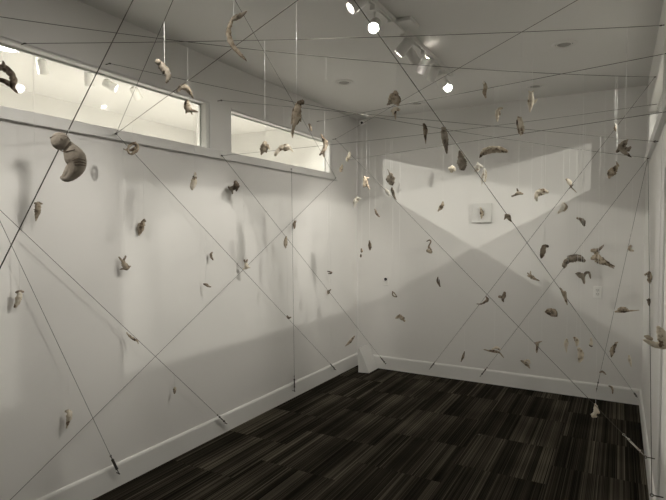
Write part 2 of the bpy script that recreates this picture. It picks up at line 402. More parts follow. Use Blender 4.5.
def downlight(c, label, lit=False, r=0.085):
    root = tag(empty('recessed_downlight', (c.x, c.y, H)), label, 'downlight', 'recessed ceiling downlights')
    bm = nb(); lathe(bm, Vector((c.x, c.y, H)), (0, 0, -1), [(r, 0.0), (r, 0.004), (r-0.008, 0.010), (r-0.022, 0.010), (r-0.026, 0.004)], 32, False)
    link('trim_ring', bm, M['fix'], root, True)
    bm = nb(); lathe(bm, Vector((c.x, c.y, H)), (0, 0, -1), [(r-0.026, 0.003), (0.02, 0.0045), (0.001, 0.005)], 32, True)
    link('lens', bm, M['glow'] if lit else M['socketgrey'], root, True)
    bm = nb(); ring(bm, (c.x, c.y, H-0.005), (0, 0, 1), r-0.034, 0.004, 28, 6)
    link('baffle', bm, M['fix'], root, True)
    if lit: spot('lamp', Vector((c.x, c.y, H-0.03)), (c.x, c.y, 0), P_HALL*0.4, 150, 0.8, root, 0.06)
    return root
for px, lab in (((344, 82), 'unlit round downlight left of the track, near the left wall'), ((564, 44), 'unlit round downlight in the ceiling near the right wall, nearest the viewer'),
                ((535, 86), 'unlit round downlight near the back wall, right of the track'), ((417, 103), 'unlit round downlight by the back wall behind the track end')):
    downlight(onZ(*px, H), lab)
downlight(Vector((-3.965, 2.143, H)), 'bright round downlight seen through the left end of the long window', True, 0.11)

# ------------------------------------------------------------------ cables
HK = 0.04
def rw(P, px, z):                      # a point on the right wall, seen in line with pixel px from P
    n = (P-CAM).cross(ray(*px))
    return Vector((XR-HK, -(n.x*(XR-HK-CAM.x) + n.z*(z-CAM.z))/n.y + CAM.y, z))
Rr = lambda x, y: onR(x, y, 0.018)        # hooks on the right wall stand close to it
eL, eR, eB, eU = Vector((1, 0, 0)), Vector((-1, 0, 0)), Vector((0, -1, 0)), Vector((0, 0, -1))
WIRES = {}
def cable(key, A, B_, label, na=None, nb_=None, sag=0.0, ta=None, tb=None, rad=0.0014):
    """na / nb_: wall normals where the ends are hooked (None = shares another cable's hook);
    ta / tb: turnbuckle material at that end"""
    A = Vector(A); B_ = Vector(B_); L = (B_-A).length; d = (B_-A).normalized()
    root = tag(empty('steel_cable', A), label, 'cable', 'stretched steel cables')
    pts = []
    n = 24 if sag else 2
    for i in range(n+1):
        t = i/n; p = A.lerp(B_, t); p.z -= sag*4*t*(1-t); pts.append(p)
    WIRES[key] = pts
    link('wire', tube(nb(), pts, rad, 6), M['cable'], root, True)
    for P, nn, dd, tm in ((A, na, d, ta), (B_, nb_, -d, tb)):
        if nn is not None:
            bm = nb(); rod(bm, P - nn*(HK+0.004), P - nn*0.009, 0.0028, 8); ring(bm, P, nn.cross(dd) if nn.cross(dd).length > 0.1 else Vector((1, 0, 0)), 0.0062, 0.0022, 14, 6)
            link('eye_hook', bm, M['buckle'], root, True)
        if tm is not None:
            s = P + dd*0.010
            bm = nb(); rod(bm, s, s + dd*0.135, 0.0030, 8); ring(bm, s + dd*0.138, dd.cross(Vector((0, 0.3, 1))), 0.006, 0.002, 10, 5)
            tb_ = link('turnbuckle', bm, M[tm], root, True)
            u, v = frame_for(dd); bm = nb()
            for sg in (1, -1): rod(bm, s + dd*0.03 + u*0.0055*sg, s + dd*0.105 + u*0.0055*sg, 0.0030, 8)
            lathe(bm, s + dd*0.024, dd, [(0.005, 0), (0.0085, 0.003), (0.0085, 0.009), (0.005, 0.012)], 12); lathe(bm, s + dd*0.099, dd, [(0.005, 0), (0.0085, 0.003), (0.0085, 0.009), (0.005, 0.012)], 12)
            link('barrel', bm, M[tm], tb_, True)
    return root
bk = 'buckle'
hubA = onL(116, 133.8, HK); hubB = onL(222, 155.6, HK); hubC = onL(336, 178, HK); hubD = onL(335.5, 139, HK); hubE = Rr(648, 158)
hubF = Rr(655, 77)
cable('W2', onL(-12, 15, HK), hubF, 'cable under the ceiling from far left edge to hook above right window', eL, eR, 0.06)
cable('W3', onL(25, 43.4, HK), Rr(661, 25.5), 'highest nearly level cable crossing below the track lights', eL, eR, 0.02)
cable('W4', onL(110, 63.5, HK), hubE, 'long cable falling from above left window to right ledge corner', eL, None, 0.05)
cable('W5', onL(350, 159.7, HK), Rr(668, 111.5), 'cable from the far left corner rising to the right window sill', eL, eR, 0.0)
cable('W6', hubB, Rr(650, 105), 'cable rising across the short left window to right wall corner', None, eR, 0.02)
cable('W7', onL(221.4, 100.4, HK), Rr(655, 141.5), 'cable from between the left windows falling gently to right ledge', eL, eR, 0.0)
cable('W8', hubA, rw(hubA, (173, 0), 2.85), 'steep thin cable rising from left ledge hook past the hanging grub', None, eR)
cable('W9', hubA, rw(hubA, (298, 0), 2.85), 'slanted cable rising right from left ledge hook to the ceiling', None, eR)
cable('W10', hubC, rw(hubC, (235, 0), 2.85), 'cable rising left from far ledge corner across the short window', eL, eR)
cable('W11', hubC, onL(-6, 516, HK), 'cable along the left wall from far ledge corner down to the left', None, eL)
cable('W12', hubA, onL(335.6, 369.6, HK), 'cable along the left wall from near ledge hook to far baseboard', eL, eL, 0, None, bk)
cable('W13', hubB, onB(385.5, 363.6, HK), 'cable from ledge between windows to back baseboard by white wedge', eL, eB, 0, None, bk)
cable('W14', onL(291.5, 169, HK), onL(294.5, 391, HK), 'vertical cable on left wall from ledge to baseboard', eL, eL, 0, None, bk)
p15 = onL(226.5, 423.5, HK); q15 = onL(0, 210, HK); d15 = (q15-p15)/(q15.z-p15.z)
cable('W15', p15 + d15*(2.25-p15.z), p15, 'slanting cable on left wall ending at baseboard turnbuckle under the carved stick', eL, eL, 0, None, bk)
p16 = onL(119, 473.5, HK); q16 = onL(0, 221, HK); d16 = (q16-p16)/(q16.z-p16.z)
cable('W16', p16 + d16*(2.25-p16.z), p16, 'steep cable at far left ending at the nearest baseboard turnbuckle', eL, eL, 0, None, bk)
cable('W17', onB(637, 397, HK), atD(354, 0, 1.6).lerp(onB(637, 397, HK), -0.254), 'thick looking cable crossing in front of the spotlights to far right baseboard', eB, eU, 0, bk)
WIRES['W17'][-1].z = min(WIRES['W17'][-1].z, H)
cable('W18', hubD, onR(645.5, 457, 0.016+HK), 'cable from far left corner down to shiny turnbuckle on right baseboard', eL, eR, 0, None, 'steel')
cable('W19', hubE, onB(480.3, 376.3, HK), 'cable from right ledge corner slanting down left to back baseboard', eR, eB, 0, None, bk)
cable('W20', hubE, onB(596, 392, HK), 'steep cable from right ledge corner to back baseboard near the right', None, eB, 0, None, bk)
cable('W21', hubE + Vector((0, -0.02, -0.02)), onR(651.8, 495, 0.016+HK), 'cable running down along the right wall to its baseboard', None, eR)
cable('W22', hubF, onB(429.5, 369, HK), 'long diagonal cable from above right window to back baseboard near wedge', None, eB, 0, None, bk)
cable('W23', hubD, rw(hubD, (577.5, 0), 2.85), 'lit cable rising right from far left corner past the track end', None, eR)
cable('W24', onL(320, 121, HK), Rr(666.5, 53.5), 'cable from far left ceiling corner to right window head', eL, eR, 0)
a1, b1 = atD(0, 268, 1.12), atD(133, 0, 1.5); d1 = (b1-a1)/(b1.z-a1.z)
cable('W1', a1 + d1*(0.05-a1.z), a1 + d1*(H-HK-a1.z), 'thick near cable slanting behind the large brown figure at far left', Vector((0, 0, 1)), eU)

# ------------------------------------------------------------------ hanging ceramic pieces
def catmull(P, k=5):
    if len(P) < 3:
        return [tuple(P[0][c]*(1-t/k)+P[1][c]*t/k for c in range(4)) for t in range(k+1)] if len(P) == 2 else P
    out = []
    Q = [P[0]] + list(P) + [P[-1]]
    for i in range(1, len(Q)-2):
        p0, p1, p2, p3 = Q[i-1], Q[i], Q[i+1], Q[i+2]
        for t in range(k):
            s = t/k
            out.append(tuple(0.5*((2*p1[c]) + (-p0[c]+p2[c])*s + (2*p0[c]-5*p1[c]+4*p2[c]-p3[c])*s*s + (-p0[c]+3*p1[c]-3*p2[c]+p3[c])*s**3) for c in range(4)))
    out.append(tuple(P[-1]))
    return out
def blob_tube(bm, pts, radii, flat, fw, seed, lump):
    """closed, lumpy tube along pts; cross-section squeezed along the view-depth axis fw by `flat`"""
    n = len(pts); seg = 14
    # rounded end caps
    P = list(pts); R = list(radii)
    d0 = (P[0]-P[1]).normalized(); d1 = (P[-1]-P[-2]).normalized()
    r0, r1 = R[0], R[-1]
    head = [(P[0] + d0*r0*s, r0*c) for s, c in ((0.98, 0.15), (0.8, 0.58), (0.45, 0.88))]
    tail = [(P[-1] + d1*r1*s, r1*c) for s, c in ((0.45, 0.88), (0.8, 0.58), (0.98, 0.15))]
    seq = head + list(zip(P, R)) + tail
    rings = []
    for i, (p, r) in enumerate(seq):
        a = seq[min(i+1, len(seq)-1)][0]; b_ = seq[max(i-1, 0)][0]
        d = (a-b_);  d = d.normalized() if d.length > 1e-9 else Vector((0, 0, 1))
        u = fw - d*fw.dot(d)
        u = u.normalized() if u.length > 1e-4 else frame_for(d)[0]
        v = d.cross(u)
        rg = []
        for k in range(seg):
            an = 2*math.pi*k/seg
            o = u*math.cos(an)*r*flat + v*math.sin(an)*r
            q = p + o
            f = 1.0 + lump*(noise.noise(q*(0.9/max(r, 0.003)) + Vector((seed, seed*0.7, 0))) * 0.8 + 0.6*noise.noise(q*(2.2/max(r, 0.003)) + Vector((0, seed, 3))) + 0.4*noise.noise(q*(4.5/max(r, 0.003)) + Vector((seed, 1, 3))))
            rg.append(bm.verts.new(p + o*f))
        rings.append(rg)
    for a, b_ in zip(rings, rings[1:]):
        for k in range(seg): bm.faces.new((a[k], a[(k+1) % seg], b_[(k+1) % seg], b_[k]))
    bm.faces.new(rings[0][::-1]); bm.faces.new(rings[-1])
GRP = 'ceramic pieces hanging from the cables'
count = [0]
def wire_point(key, px, py):
    v = ray(px, py); nrm = v.cross(Vector((0, 0, 1)))
    pts = WIRES[key]
    for a, b_ in zip(pts, pts[1:]):
        da, db = (a-CAM).dot(nrm), (b_-CAM).dot(nrm)
        if da*db <= 0 and abs(da-db) > 1e-12:
            p = a.lerp(b_, da/(da-db))
            if (p-CAM).dot(FWD) > 0.2: return p
    return None
def piece(key, mat, label, ox, oy, s, strokes, hang=None, flat=0.8, lump=0.42, top=None, cat='ceramic figure', thread=True, depth=None, push=0.0):
    """strokes: (part name, [(x, y, r) ...]) traced on a crop with origin (ox, oy), s crop pixels per pixel"""
    count[0] += 1; sd = count[0]*3.17
    rnd = random.Random(count[0])
    st = []
    for item in strokes:
        nm, pts = item[0], item[1]
        mt = item[2] if len(item) > 2 else mat
        st.append((nm, [(ox+x/s, oy+y/s, r/s) for x, y, r in pts], mt))
    ap = [p for _, q, _ in st for p in q]
    cx = (min(p[0]-p[2] for p in ap) + max(p[0]+p[2] for p in ap))/2
    cyy = (min(p[1]-p[2] for p in ap) + max(p[1]+p[2] for p in ap))/2
    hx, hy = hang if hang else min(((p[0], p[1]-p[2]) for p in ap), key=lambda q: q[1])
    W_ = wire_point(key, hx, hy) if key else None
    v = ray(hx, hy)
    if W_ is not None: dist = math.hypot(W_.x-CAM.x, W_.y-CAM.y)/math.hypot(v.x, v.y)
    else: dist = depth or 3.0
    dist -= push
    anchor = CAM + v*dist                      # where the thread meets the piece
    k = dist/FPX
    fw = Vector((v.x, v.y, 0)).normalized(); rt = Vector((fw.y, -fw.x, 0)); up = Vector((0, 0, 1))
    base = anchor + rt*((cx-hx)*k) - up*((cyy-hy)*k)
    lo = max(p[1]+p[2] for p in ap)
    root = tag(empty('hanging_sculpture', base), label, cat, GRP)
    mean = sum(p[2] for p in ap)/len(ap)
    body_obj = None
    for i, (nm, q, mt) in enumerate(st):
        a1_, a2_ = rnd.uniform(0, 6.28), rnd.uniform(0.5, 1.0)
        amp = 0.0 if lump < 0.1 else (mean*0.45 if i == 0 else mean*0.7)
        side = 0.0 if i == 0 else (mean*0.5*(-1 if i % 2 else 1))
        if lump < 0.1: side = 0.0
        if nm in ('eye', 'socket'): side = -mean*0.95; amp = 0
        L4 = [(x, y, r, amp*math.sin(a1_ + a2_*j) + side*(j/max(1, len(q)-1)) if nm not in ('eye', 'socket', 'fold', 'brow') else -depth_of(st, x, y)) for j, (x, y, r) in enumerate(q)]
        cr = catmull(L4, 5)
        P = [anchor + rt*((x-hx)*k) - up*((y-hy)*k) + fw*(dz*k) for x, y, r, dz in cr]
        R = [max(r, 0.35)*k for x, y, r, dz in cr]
        bm = nb()
        if len(q) == 1:                        # a ball
            bmesh.ops.create_icosphere(bm, subdivisions=3, radius=1.0)
            for vv in bm.verts: vv.co = P[0] + vv.co*R[0]*(1 + 0.06*noise.noise(vv.co*1.6 + Vector((sd, 0, 0))))
        else: blob_tube(bm, P, R, flat if nm not in ('eye', 'socket', 'fold', 'brow') else 0.7, fw, sd + i, lump if nm not in ('fold', 'brow') else 0.1)
        o = link(nm, bm, M[mt], root, True)
    if thread:
        if W_ is not None and W_.z > anchor.z: tp = W_
        else: tp = Vector((anchor.x, anchor.y, H)) if W_ is None else None
        if top: tp = Vector((anchor.x, anchor.y, anchor.z + (hy - top)*k))
        if tp is not None:
            bm = nb(); tube(bm, [tp + up*0.002, anchor - up*(mean*0.5*k)], 0.0009, 5)
            link('thread', bm, M['thread'], root)
    return root, dist
def depth_of(st, x, y):
    best = 1.0
    for nm, q, _ in st:
        if nm in ('eye', 'socket', 'fold', 'brow'): continue
        for X, Y, R in catmull([(a, b_, c, 0) for a, b_, c in q], 5) and [(a, b_, c) for a, b_, c, _ in catmull([(a, b_, c, 0) for a, b_, c in q], 5)]:
            d2 = (x-X)**2 + (y-Y)**2
            if d2 < R*R: best = max(best, 0.92*math.sqrt(R*R - d2) + 0.02*R)
    return best
Z6, Z4, Z3, Z8, Z10 = 5.946, 3.906, 3.57, 8.325, 10.0
b = 'body'
# --- in front of, and around, the left windows
piece('W1', 'B', 'large smooth brown figure with bulging head and folded arms, nearest left', 40, 120, 7.15,
      [(b, [(205, 190, 42), (222, 222, 60), (244, 268, 73), (252, 314, 66), (236, 362, 54), (208, 402, 36), (180, 418, 25), (160, 414, 16)]),
       ('head', [(152, 156, 62)]), ('leg', [(215, 345, 36), (190, 380, 26), (168, 408, 16)]),
       ('brow', [(88, 140, 3), (110, 130, 4), (150, 124, 4), (190, 128, 4), (212, 145, 3)], 'D'), ('fold', [(228, 296, 3), (262, 280, 4), (306, 286, 3)], 'D'), ('fold', [(232, 312, 3), (270, 302, 4), (312, 306, 3)], 'D'),  # brow and fold strokes: crease shade put in as thin dark clay
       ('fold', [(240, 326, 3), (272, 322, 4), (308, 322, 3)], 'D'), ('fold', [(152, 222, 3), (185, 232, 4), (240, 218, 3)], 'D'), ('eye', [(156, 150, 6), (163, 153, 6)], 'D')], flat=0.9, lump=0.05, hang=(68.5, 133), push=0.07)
piece('W2', 'D', 'dark arched bird-like piece cut by the left picture edge', 0, 0, Z4,
      [(b, [(-12, 268, 12), (12, 264, 13), (35, 280, 13), (46, 305, 12), (42, 332, 10), (58, 356, 3)]), ('beak', [(-6, 312, 8), (18, 316, 10), (38, 326, 9)]), ('knob', [(14, 258, 8), (12, 238, 3)])])
piece('W8', 'G', 'small tan grub figure with round head above the long left window', 110, 0, Z6,
      [(b, [(300, 380, 17), (318, 405, 22), (338, 432, 20), (345, 458, 14), (334, 488, 7)]), ('head', [(282, 366, 14), (290, 374, 16)]), ('leg', [(320, 428, 8), (315, 440, 4)], 'D')], hang=(164.5, 62))
piece('W10', 'T', 'long curved tusk-like piece with folded leaf top under the ceiling', 220, 0, Z6,
      [(b, [(70, 126, 10), (52, 172, 14), (55, 225, 16), (80, 275, 14), (110, 310, 11), (135, 335, 8), (157, 357, 2)], 'T'), ('leaf', [(158, 60, 3), (122, 88, 14), (86, 110, 15), (70, 126, 9)], 'G')], flat=0.6, hang=(233.5, 16))
piece('W2', 'P', 'little pale crooked figure with bright tip hanging below the ceiling', 320, 0, Z4,
      [(b, [(642, 320, 5), (649, 338, 8), (645, 356, 8), (651, 378, 3)], 'T'), ('tip', [(640, 318, 4), (643, 326, 4)], 'W')], hang=(326, 80))
piece('W2', 'T', 'tan arched piece hanging over the right end of long window', 110, 84, Z6,
      [(b, [(402, 48, 6), (428, 24, 14), (455, 24, 17), (478, 54, 10), (492, 80, 3)])], hang=(188, 85))
piece('W2', 'T', 'round-bellied snouted piece hung under the tan arch before the long window', 110, 84, Z6,
      [(b, [(460, 102, 11), (458, 128, 20), (466, 152, 18)]), ('snout', [(472, 156, 10), (495, 160, 8), (518, 164, 4)], 'D'), ('leg', [(455, 160, 6), (452, 173, 4)]), ('leg', [(480, 162, 6), (487, 178, 3)])], hang=(188.3, 98.5), top=90)
piece('W9', 'T', 'knotted cage-like piece hanging at the ledge under the long window', 110, 84, Z6,
      [(b, [(112, 372, 7), (138, 354, 9), (160, 362, 8), (162, 388, 7), (145, 408, 7), (120, 416, 6), (108, 394, 7), (114, 370, 6)]), ('bar', [(84, 388, 3), (115, 396, 6), (145, 382, 9)]), ('bar', [(150, 345, 5), (152, 372, 7), (128, 420, 4)])], hang=(132.6, 142))
piece('W3', 'T', 'hood-shaped tan piece hanging in the short left window', 220, 84, Z6,
      [(b, [(268, 350, 12), (262, 372, 20), (252, 396, 15), (245, 418, 5)]), ('flap', [(272, 362, 12), (285, 374, 10), (294, 386, 4)]), ('leg', [(275, 385, 9), (275, 403, 5)], 'D')], hang=(265, 140.5))
piece('W7', 'P', 'speckled pale arch with drooping ends hanging in the short left window', 220, 84, Z6,
      [(b, [(328, 420, 8), (350, 392, 12), (380, 372, 15), (408, 376, 13), (434, 400, 3)]), ('fin', [(365, 376, 11), (388, 388, 12), (405, 385, 9)], 'T'), ('tail', [(335, 412, 10), (328, 422, 8)])], hang=(284, 143.5))
piece('W9', 'T', 'long-tailed lizard-like tan figure hanging over the short window top edge', 220, 84, Z6,
      [(b, [(464, 128, 18), (458, 165, 24), (452, 205, 22), (440, 245, 11), (431, 295, 7), (430, 318, 2)]), ('head', [(470, 116, 14), (488, 108, 15)]), ('leg', [(466, 205, 11), (464, 225, 7), (456, 238, 5)], 'D'), ('leg', [(474, 185, 10), (478, 205, 6), (480, 222, 3)]), ('arm', [(440, 150, 7), (432, 180, 5), (425, 235, 4)])], hang=(296.5, 103))
piece('W7', 'D', 'tiny dark bud on the cable beside the lizard-like figure', 220, 84, Z6, [(b, [(530, 240, 6), (538, 260, 8), (544, 278, 4)])])
piece('W7', 'T', 'twisted fish-tailed piece at the right end of short window', 220, 84, Z6,
      [(b, [(602, 300, 4), (613, 322, 9), (629, 350, 15), (624, 380, 12), (612, 402, 10)]), ('tail', [(612, 402, 9), (594, 422, 5)], 'D'), ('tail', [(614, 402, 8), (618, 430, 4)], 'D')], hang=(324.5, 139))
piece('W23', 'P', 'pale bean-shaped piece right of the short left window', 330, 84, Z6, [(b, [(116, 410, 8), (112, 432, 9), (102, 445, 10), (104, 456, 6)])])
piece('W18', 'T', 'small forked tan piece below the pale bean by the corner', 300, 140, Z8, [(b, [(350, 212, 8), (345, 240, 14), (336, 262, 7)]), ('leg', [(345, 245, 8), (347, 264, 4)], 'D')])
# --- under the track
piece('W2', 'T', 'wide crab-like lump hanging below the track light heads', 330, 84, Z6,
      [(b, [(390, 52, 16), (386, 82, 32), (398, 100, 24)]), ('claw', [(375, 95, 18), (355, 112, 11), (342, 124, 5)], 'G'), ('claw', [(398, 105, 15), (404, 122, 8)]), ('fin', [(365, 60, 9), (358, 90, 12)])], hang=(396.4, 91), lump=0.4)
piece('W2', 'P', 'pale mushroom-like piece directly under the crab-like lump', 330, 84, Z6,
      [(b, [(368, 160, 7), (388, 150, 13), (410, 154, 8)]), ('stem', [(386, 160, 10), (388, 188, 6), (391, 208, 3)], 'T'), ('arm', [(378, 165, 7), (375, 182, 4)])], hang=(396, 108), top=104)
piece('W17', 'T', 'slim tapering tan piece hanging left of the thick cable', 330, 84, Z6, [(b, [(557, 238, 7), (566, 262, 12), (566, 288, 11), (568, 325, 6), (570, 355, 2)]), ('arm', [(575, 272, 6), (578, 290, 4)])])
piece('W17', 'G', 'grey-brown bottle-shaped figure strung on the thick cable', 440, 84, Z6, [(b, [(20, 275, 13), (26, 300, 20), (32, 340, 19), (37, 378, 12), (42, 410, 4)]), ('head', [(16, 262, 10), (26, 268, 11)]), ('arm', [(40, 300, 7), (46, 325, 5)])], hang=(443, 124), lump=0.35)
piece('W17', 'G', 'grey pear-shaped pod strung on the thick cable, wider below', 320, 120, Z4, [(b, [(546, 122, 4), (550, 140, 11), (555, 165, 19), (557, 182, 15)]), ('foot', [(550, 185, 6), (548, 193, 3)]), ('foot', [(563, 185, 6), (562, 194, 3)])], hang=(460, 150.5))
piece('W24', 'T', 'long ridged crescent shell right of the thick cable', 440, 84, Z6,
      [(b, [(240, 432, 4), (262, 404, 16), (308, 392, 20), (355, 393, 17), (392, 404, 9)]), ('ridge', [(262, 388, 8), (300, 378, 8), (345, 380, 7)], 'P')], hang=(493.8, 148))
piece('W24', 'P', 'small pale hooked claw hanging from high cable, left of the white pair', 440, 84, Z6, [(b, [(368, 146, 5), (350, 150, 10), (341, 175, 12), (342, 200, 9), (342, 220, 4)]), ('spur', [(352, 165, 7), (356, 182, 5)], 'T')], hang=(498, 108))
piece('W3', 'P', 'pale hollow bone-like piece on long thread, middle of the high group', 440, 84, Z6, [(b, [(466, 198, 7), (474, 225, 13), (482, 258, 18), (486, 285, 13), (481, 302, 4)]), ('limb', [(460, 215, 5), (464, 250, 6), (474, 290, 7)], 'T'), ('limb', [(480, 200, 5), (492, 235, 6)])], hang=(520.3, 116))
piece('W23', 'P', 'pale finned fish-like piece hanging highest, right of the track', 440, 84, Z6, [(b, [(541, 55, 11), (543, 85, 16), (541, 115, 16), (538, 142, 10), (537, 162, 4)]), ('fin', [(552, 112, 10), (566, 104, 6), (575, 92, 3)]), ('tail', [(540, 52, 7), (528, 38, 3)]), ('tail', [(544, 52, 7), (556, 40, 3)]), ('fin', [(532, 95, 7), (524, 102, 3)])], hang=(532.3, 92))
piece('W7', 'W', 'white knobbly piece at the thick cable with long bright thread', 320, 120, Z4, [(b, [(616, 168, 4), (618, 182, 11), (612, 198, 8)]), ('limb', [(620, 180, 8), (632, 184, 5)]), ('limb', [(610, 190, 6), (604, 182, 3)])], hang=(478.6, 163))
piece('W5', 'P', 'small yellowish blossom-shaped piece left of the grey pod', 320, 120, Z4, [(b, [(508, 190, 7), (518, 188, 9), (524, 196, 6)]), ('petal', [(516, 180, 5), (514, 200, 6)])])
piece('W5', 'W', 'white split shell hanging close behind the thick cable', 440, 168, Z6, [(b, [(264, 8, 6), (260, 35, 10), (256, 65, 10), (248, 105, 2)]), ('half', [(268, 12, 5), (273, 40, 7), (268, 78, 5)], 'P'), ('seam', [(264, 20, 4), (264, 70, 5)], 'D')])
# --- back wall, left half
piece('W24', 'T', 'slender tan two-legged piece left of the projected light edge', 330, 168, Z6, [(b, [(206, 55, 8), (212, 80, 15), (208, 103, 11)]), ('leg', [(220, 95, 8), (228, 112, 6), (236, 128, 3)]), ('arm', [(216, 60, 7), (228, 58, 5)]), ('leg', [(203, 100, 6), (200, 112, 3)])], hang=(366.5, 175.5))
piece('W24', 'W', 'bright white gnarled piece near the far left corner', 330, 168, Z6, [(b, [(162, 182, 12), (152, 200, 12), (148, 215, 9), (143, 232, 5)]), ('knob', [(165, 180, 9), (180, 182, 5)]), ('knob', [(150, 188, 8), (140, 205, 5)])], hang=(356.8, 197))
piece('W6', 'G', 'grey disc-shaped leaf with curled stalk in the projected light', 330, 168, Z6, [(b, [(362, 42, 14), (360, 65, 29), (366, 86, 18)]), ('stalk', [(356, 40, 5), (350, 22, 3), (343, 8, 2.5)]), ('point', [(370, 92, 8), (374, 102, 3)])], flat=0.35, hang=(390.5, 172))
piece('W6', 'W', 'small white oval piece beneath the grey disc leaf', 330, 168, Z6, [(b, [(332, 128, 7), (340, 140, 12), (348, 152, 11), (353, 163, 5)])], hang=(385.5, 187))
piece('W6', 'G', 'thin grey stick touching the white oval under the disc leaf', 330, 168, Z6, [(b, [(368, 120, 6), (374, 145, 9), (382, 170, 7), (394, 190, 2)]), ('knob', [(366, 130, 7), (372, 138, 7)])], hang=(392, 187))
piece('W5', 'D', 'tiny dark leaning piece below the slender tan two-legged one', 330, 168, Z6, [(b, [(268, 245, 4), (275, 266, 7), (284, 280, 6), (294, 290, 3)])])
piece('W5', 'T', 'small tan dart pointing down left of the framed panel', 320, 120, Z4, [(b, [(480, 320, 3), (478, 332, 7), (471, 344, 7), (462, 355, 2.5)])])
piece('W23', 'D', 'two tiny dark beads in a row by the far left corner', 320, 240, Z4, [(b, [(163, 36, 4), (163, 44, 5)]), ('bead', [(160, 56, 2), (160, 64, 4)])])
piece('W6', 'D', 'small dark pear-shaped piece above the wall jack', 330, 168, Z6, [(b, [(234, 432, 3), (236, 452, 8), (238, 472, 9), (238, 485, 5)])])
piece('W18', 'D', 'hooked dark piece with bulb, left below the framed panel', 330, 168, Z6, [(b, [(576, 436, 2.5), (592, 428, 4), (600, 438, 4), (590, 460, 5), (586, 475, 5)]), ('bulb', [(582, 492, 10), (600, 498, 10)], 'T'), ('spur', [(590, 470, 5), (604, 492, 4)])])
piece('W18', 'D', 'tiny triangular loop piece right under the wall jack', 330, 252, Z6, [(b, [(372, 235, 3), (374, 258, 4), (396, 266, 3), (384, 246, 3), (372, 236, 3)])])
piece('W5', 'T', 'flat tan wing piece on the back wall above white wedge', 330, 252, Z6, [(b, [(392, 393, 5), (414, 384, 12), (430, 396, 11), (443, 409, 6)]), ('edge', [(412, 374, 4), (440, 392, 5)], 'D')], flat=0.5)
piece('W18', 'D', 'thin dark curved piece at the shadow edge mid back wall', 330, 252, Z6, [(b, [(642, 150, 3), (638, 172, 5), (647, 190, 6), (655, 205, 3)]), ('spur', [(648, 165, 3), (650, 188, 4)])])
# --- back wall, centre
piece('W17', 'T', 'piece clinging to the thick cable right of framed panel', 440, 168, Z6, [(b, [(392, 280, 8), (405, 288, 13), (414, 304, 9), (422, 318, 3)]), ('foot', [(392, 292, 8), (384, 304, 4)], 'D')], hang=(507.2, 213), thread=False)
piece('W4', 'T', 'small tan bird with spread wing right of framed panel', 440, 168, Z6, [(b, [(448, 160, 6), (466, 150, 11), (490, 154, 5)]), ('wing', [(466, 145, 7), (458, 122, 3)]), ('tail', [(448, 160, 5), (432, 166, 6)], 'D')], hang=(518.5, 189))
piece('W4', 'P', 'yellowish white arched claw in the projected light', 440, 168, Z6, [(b, [(578, 192, 6), (574, 166, 12), (588, 142, 14), (614, 136, 13), (638, 146, 7)]), ('fringe', [(590, 160, 8), (606, 152, 8), (618, 152, 6)], 'P'), ('fringe', [(600, 150, 5), (605, 158, 5)], 'D')], hang=(541.5, 189))
piece('W22', 'W', 'white seed with two crossed sticks on the diagonal cable', 554, 168, Z6, [(b, [(78, 68, 8), (90, 84, 13), (98, 100, 8)], 'P'), ('stick', [(72, 66, 2.5), (100, 112, 3), (130, 146, 2)], 'T'), ('stick', [(112, 100, 2.5), (90, 122, 2.5)], 'T')], hang=(568, 178), thread=False)
piece('W4', 'W', 'white toothed wedge below the crossed sticks', 554, 168, Z6, [(b, [(54, 204, 6), (54, 228, 13), (44, 250, 10), (28, 268, 4)]), ('teeth', [(60, 212, 6), (72, 232, 9), (60, 252, 7)], 'T')], flat=0.5)
piece('W24', 'D', 'small dark fish-like piece below the toothed wedge', 554, 168, Z6, [(b, [(140, 295, 4), (160, 305, 10), (172, 322, 13), (178, 342, 6)]), ('fin', [(150, 302, 6), (140, 298, 5)])], hang=(581.5, 219))
piece('W5', 'D', 'dark seahorse-like curl above the grid of cables', 480, 230, Z3, [(b, [(240, 58, 5), (230, 58, 7), (226, 72, 9), (224, 86, 8), (221, 98, 4)])])
piece('W4', 'T', 'tan hand-like piece with spread fingers on mid back wall', 440, 252, Z6, [(b, [(535, 140, 8), (548, 150, 11), (565, 160, 6), (586, 168, 3)]), ('finger', [(538, 135, 5), (538, 115, 3)]), ('finger', [(532, 138, 5), (522, 125, 3)]), ('finger', [(530, 145, 5), (522, 140, 3)])], hang=(530.5, 272))
piece('W22', 'D', 'bent dark twig where two cables cross', 440, 252, Z6, [(b, [(274, 266, 3), (282, 284, 9), (268, 298, 7), (248, 310, 4), (222, 311, 2.5)])], hang=(487, 297))
piece('W22', 'D', 'dark three-lobed piece right of the bent twig', 440, 252, Z6, [(b, [(384, 242, 7), (380, 262, 11), (374, 280, 8), (378, 295, 4)]), ('lobe', [(372, 268, 9), (354, 266, 7)])])
piece('W19', 'T', 'tan curled bracket piece on right half of back wall', 480, 230, Z3, [(b, [(237, 293, 4), (250, 286, 7), (264, 292, 9), (270, 304, 5)]), ('lip', [(240, 296, 4), (255, 302, 6), (265, 304, 5)], 'D')])
piece('W17', 'T', 'thin-winged piece lying against the thick cable', 554, 252, Z6, [(b, [(36, 212, 2.5), (52, 240, 9), (64, 268, 9), (70, 290, 6), (76, 312, 2.5)]), ('wing', [(50, 236, 7), (64, 238, 6), (70, 262, 4)])], hang=(560.5, 290), thread=False)
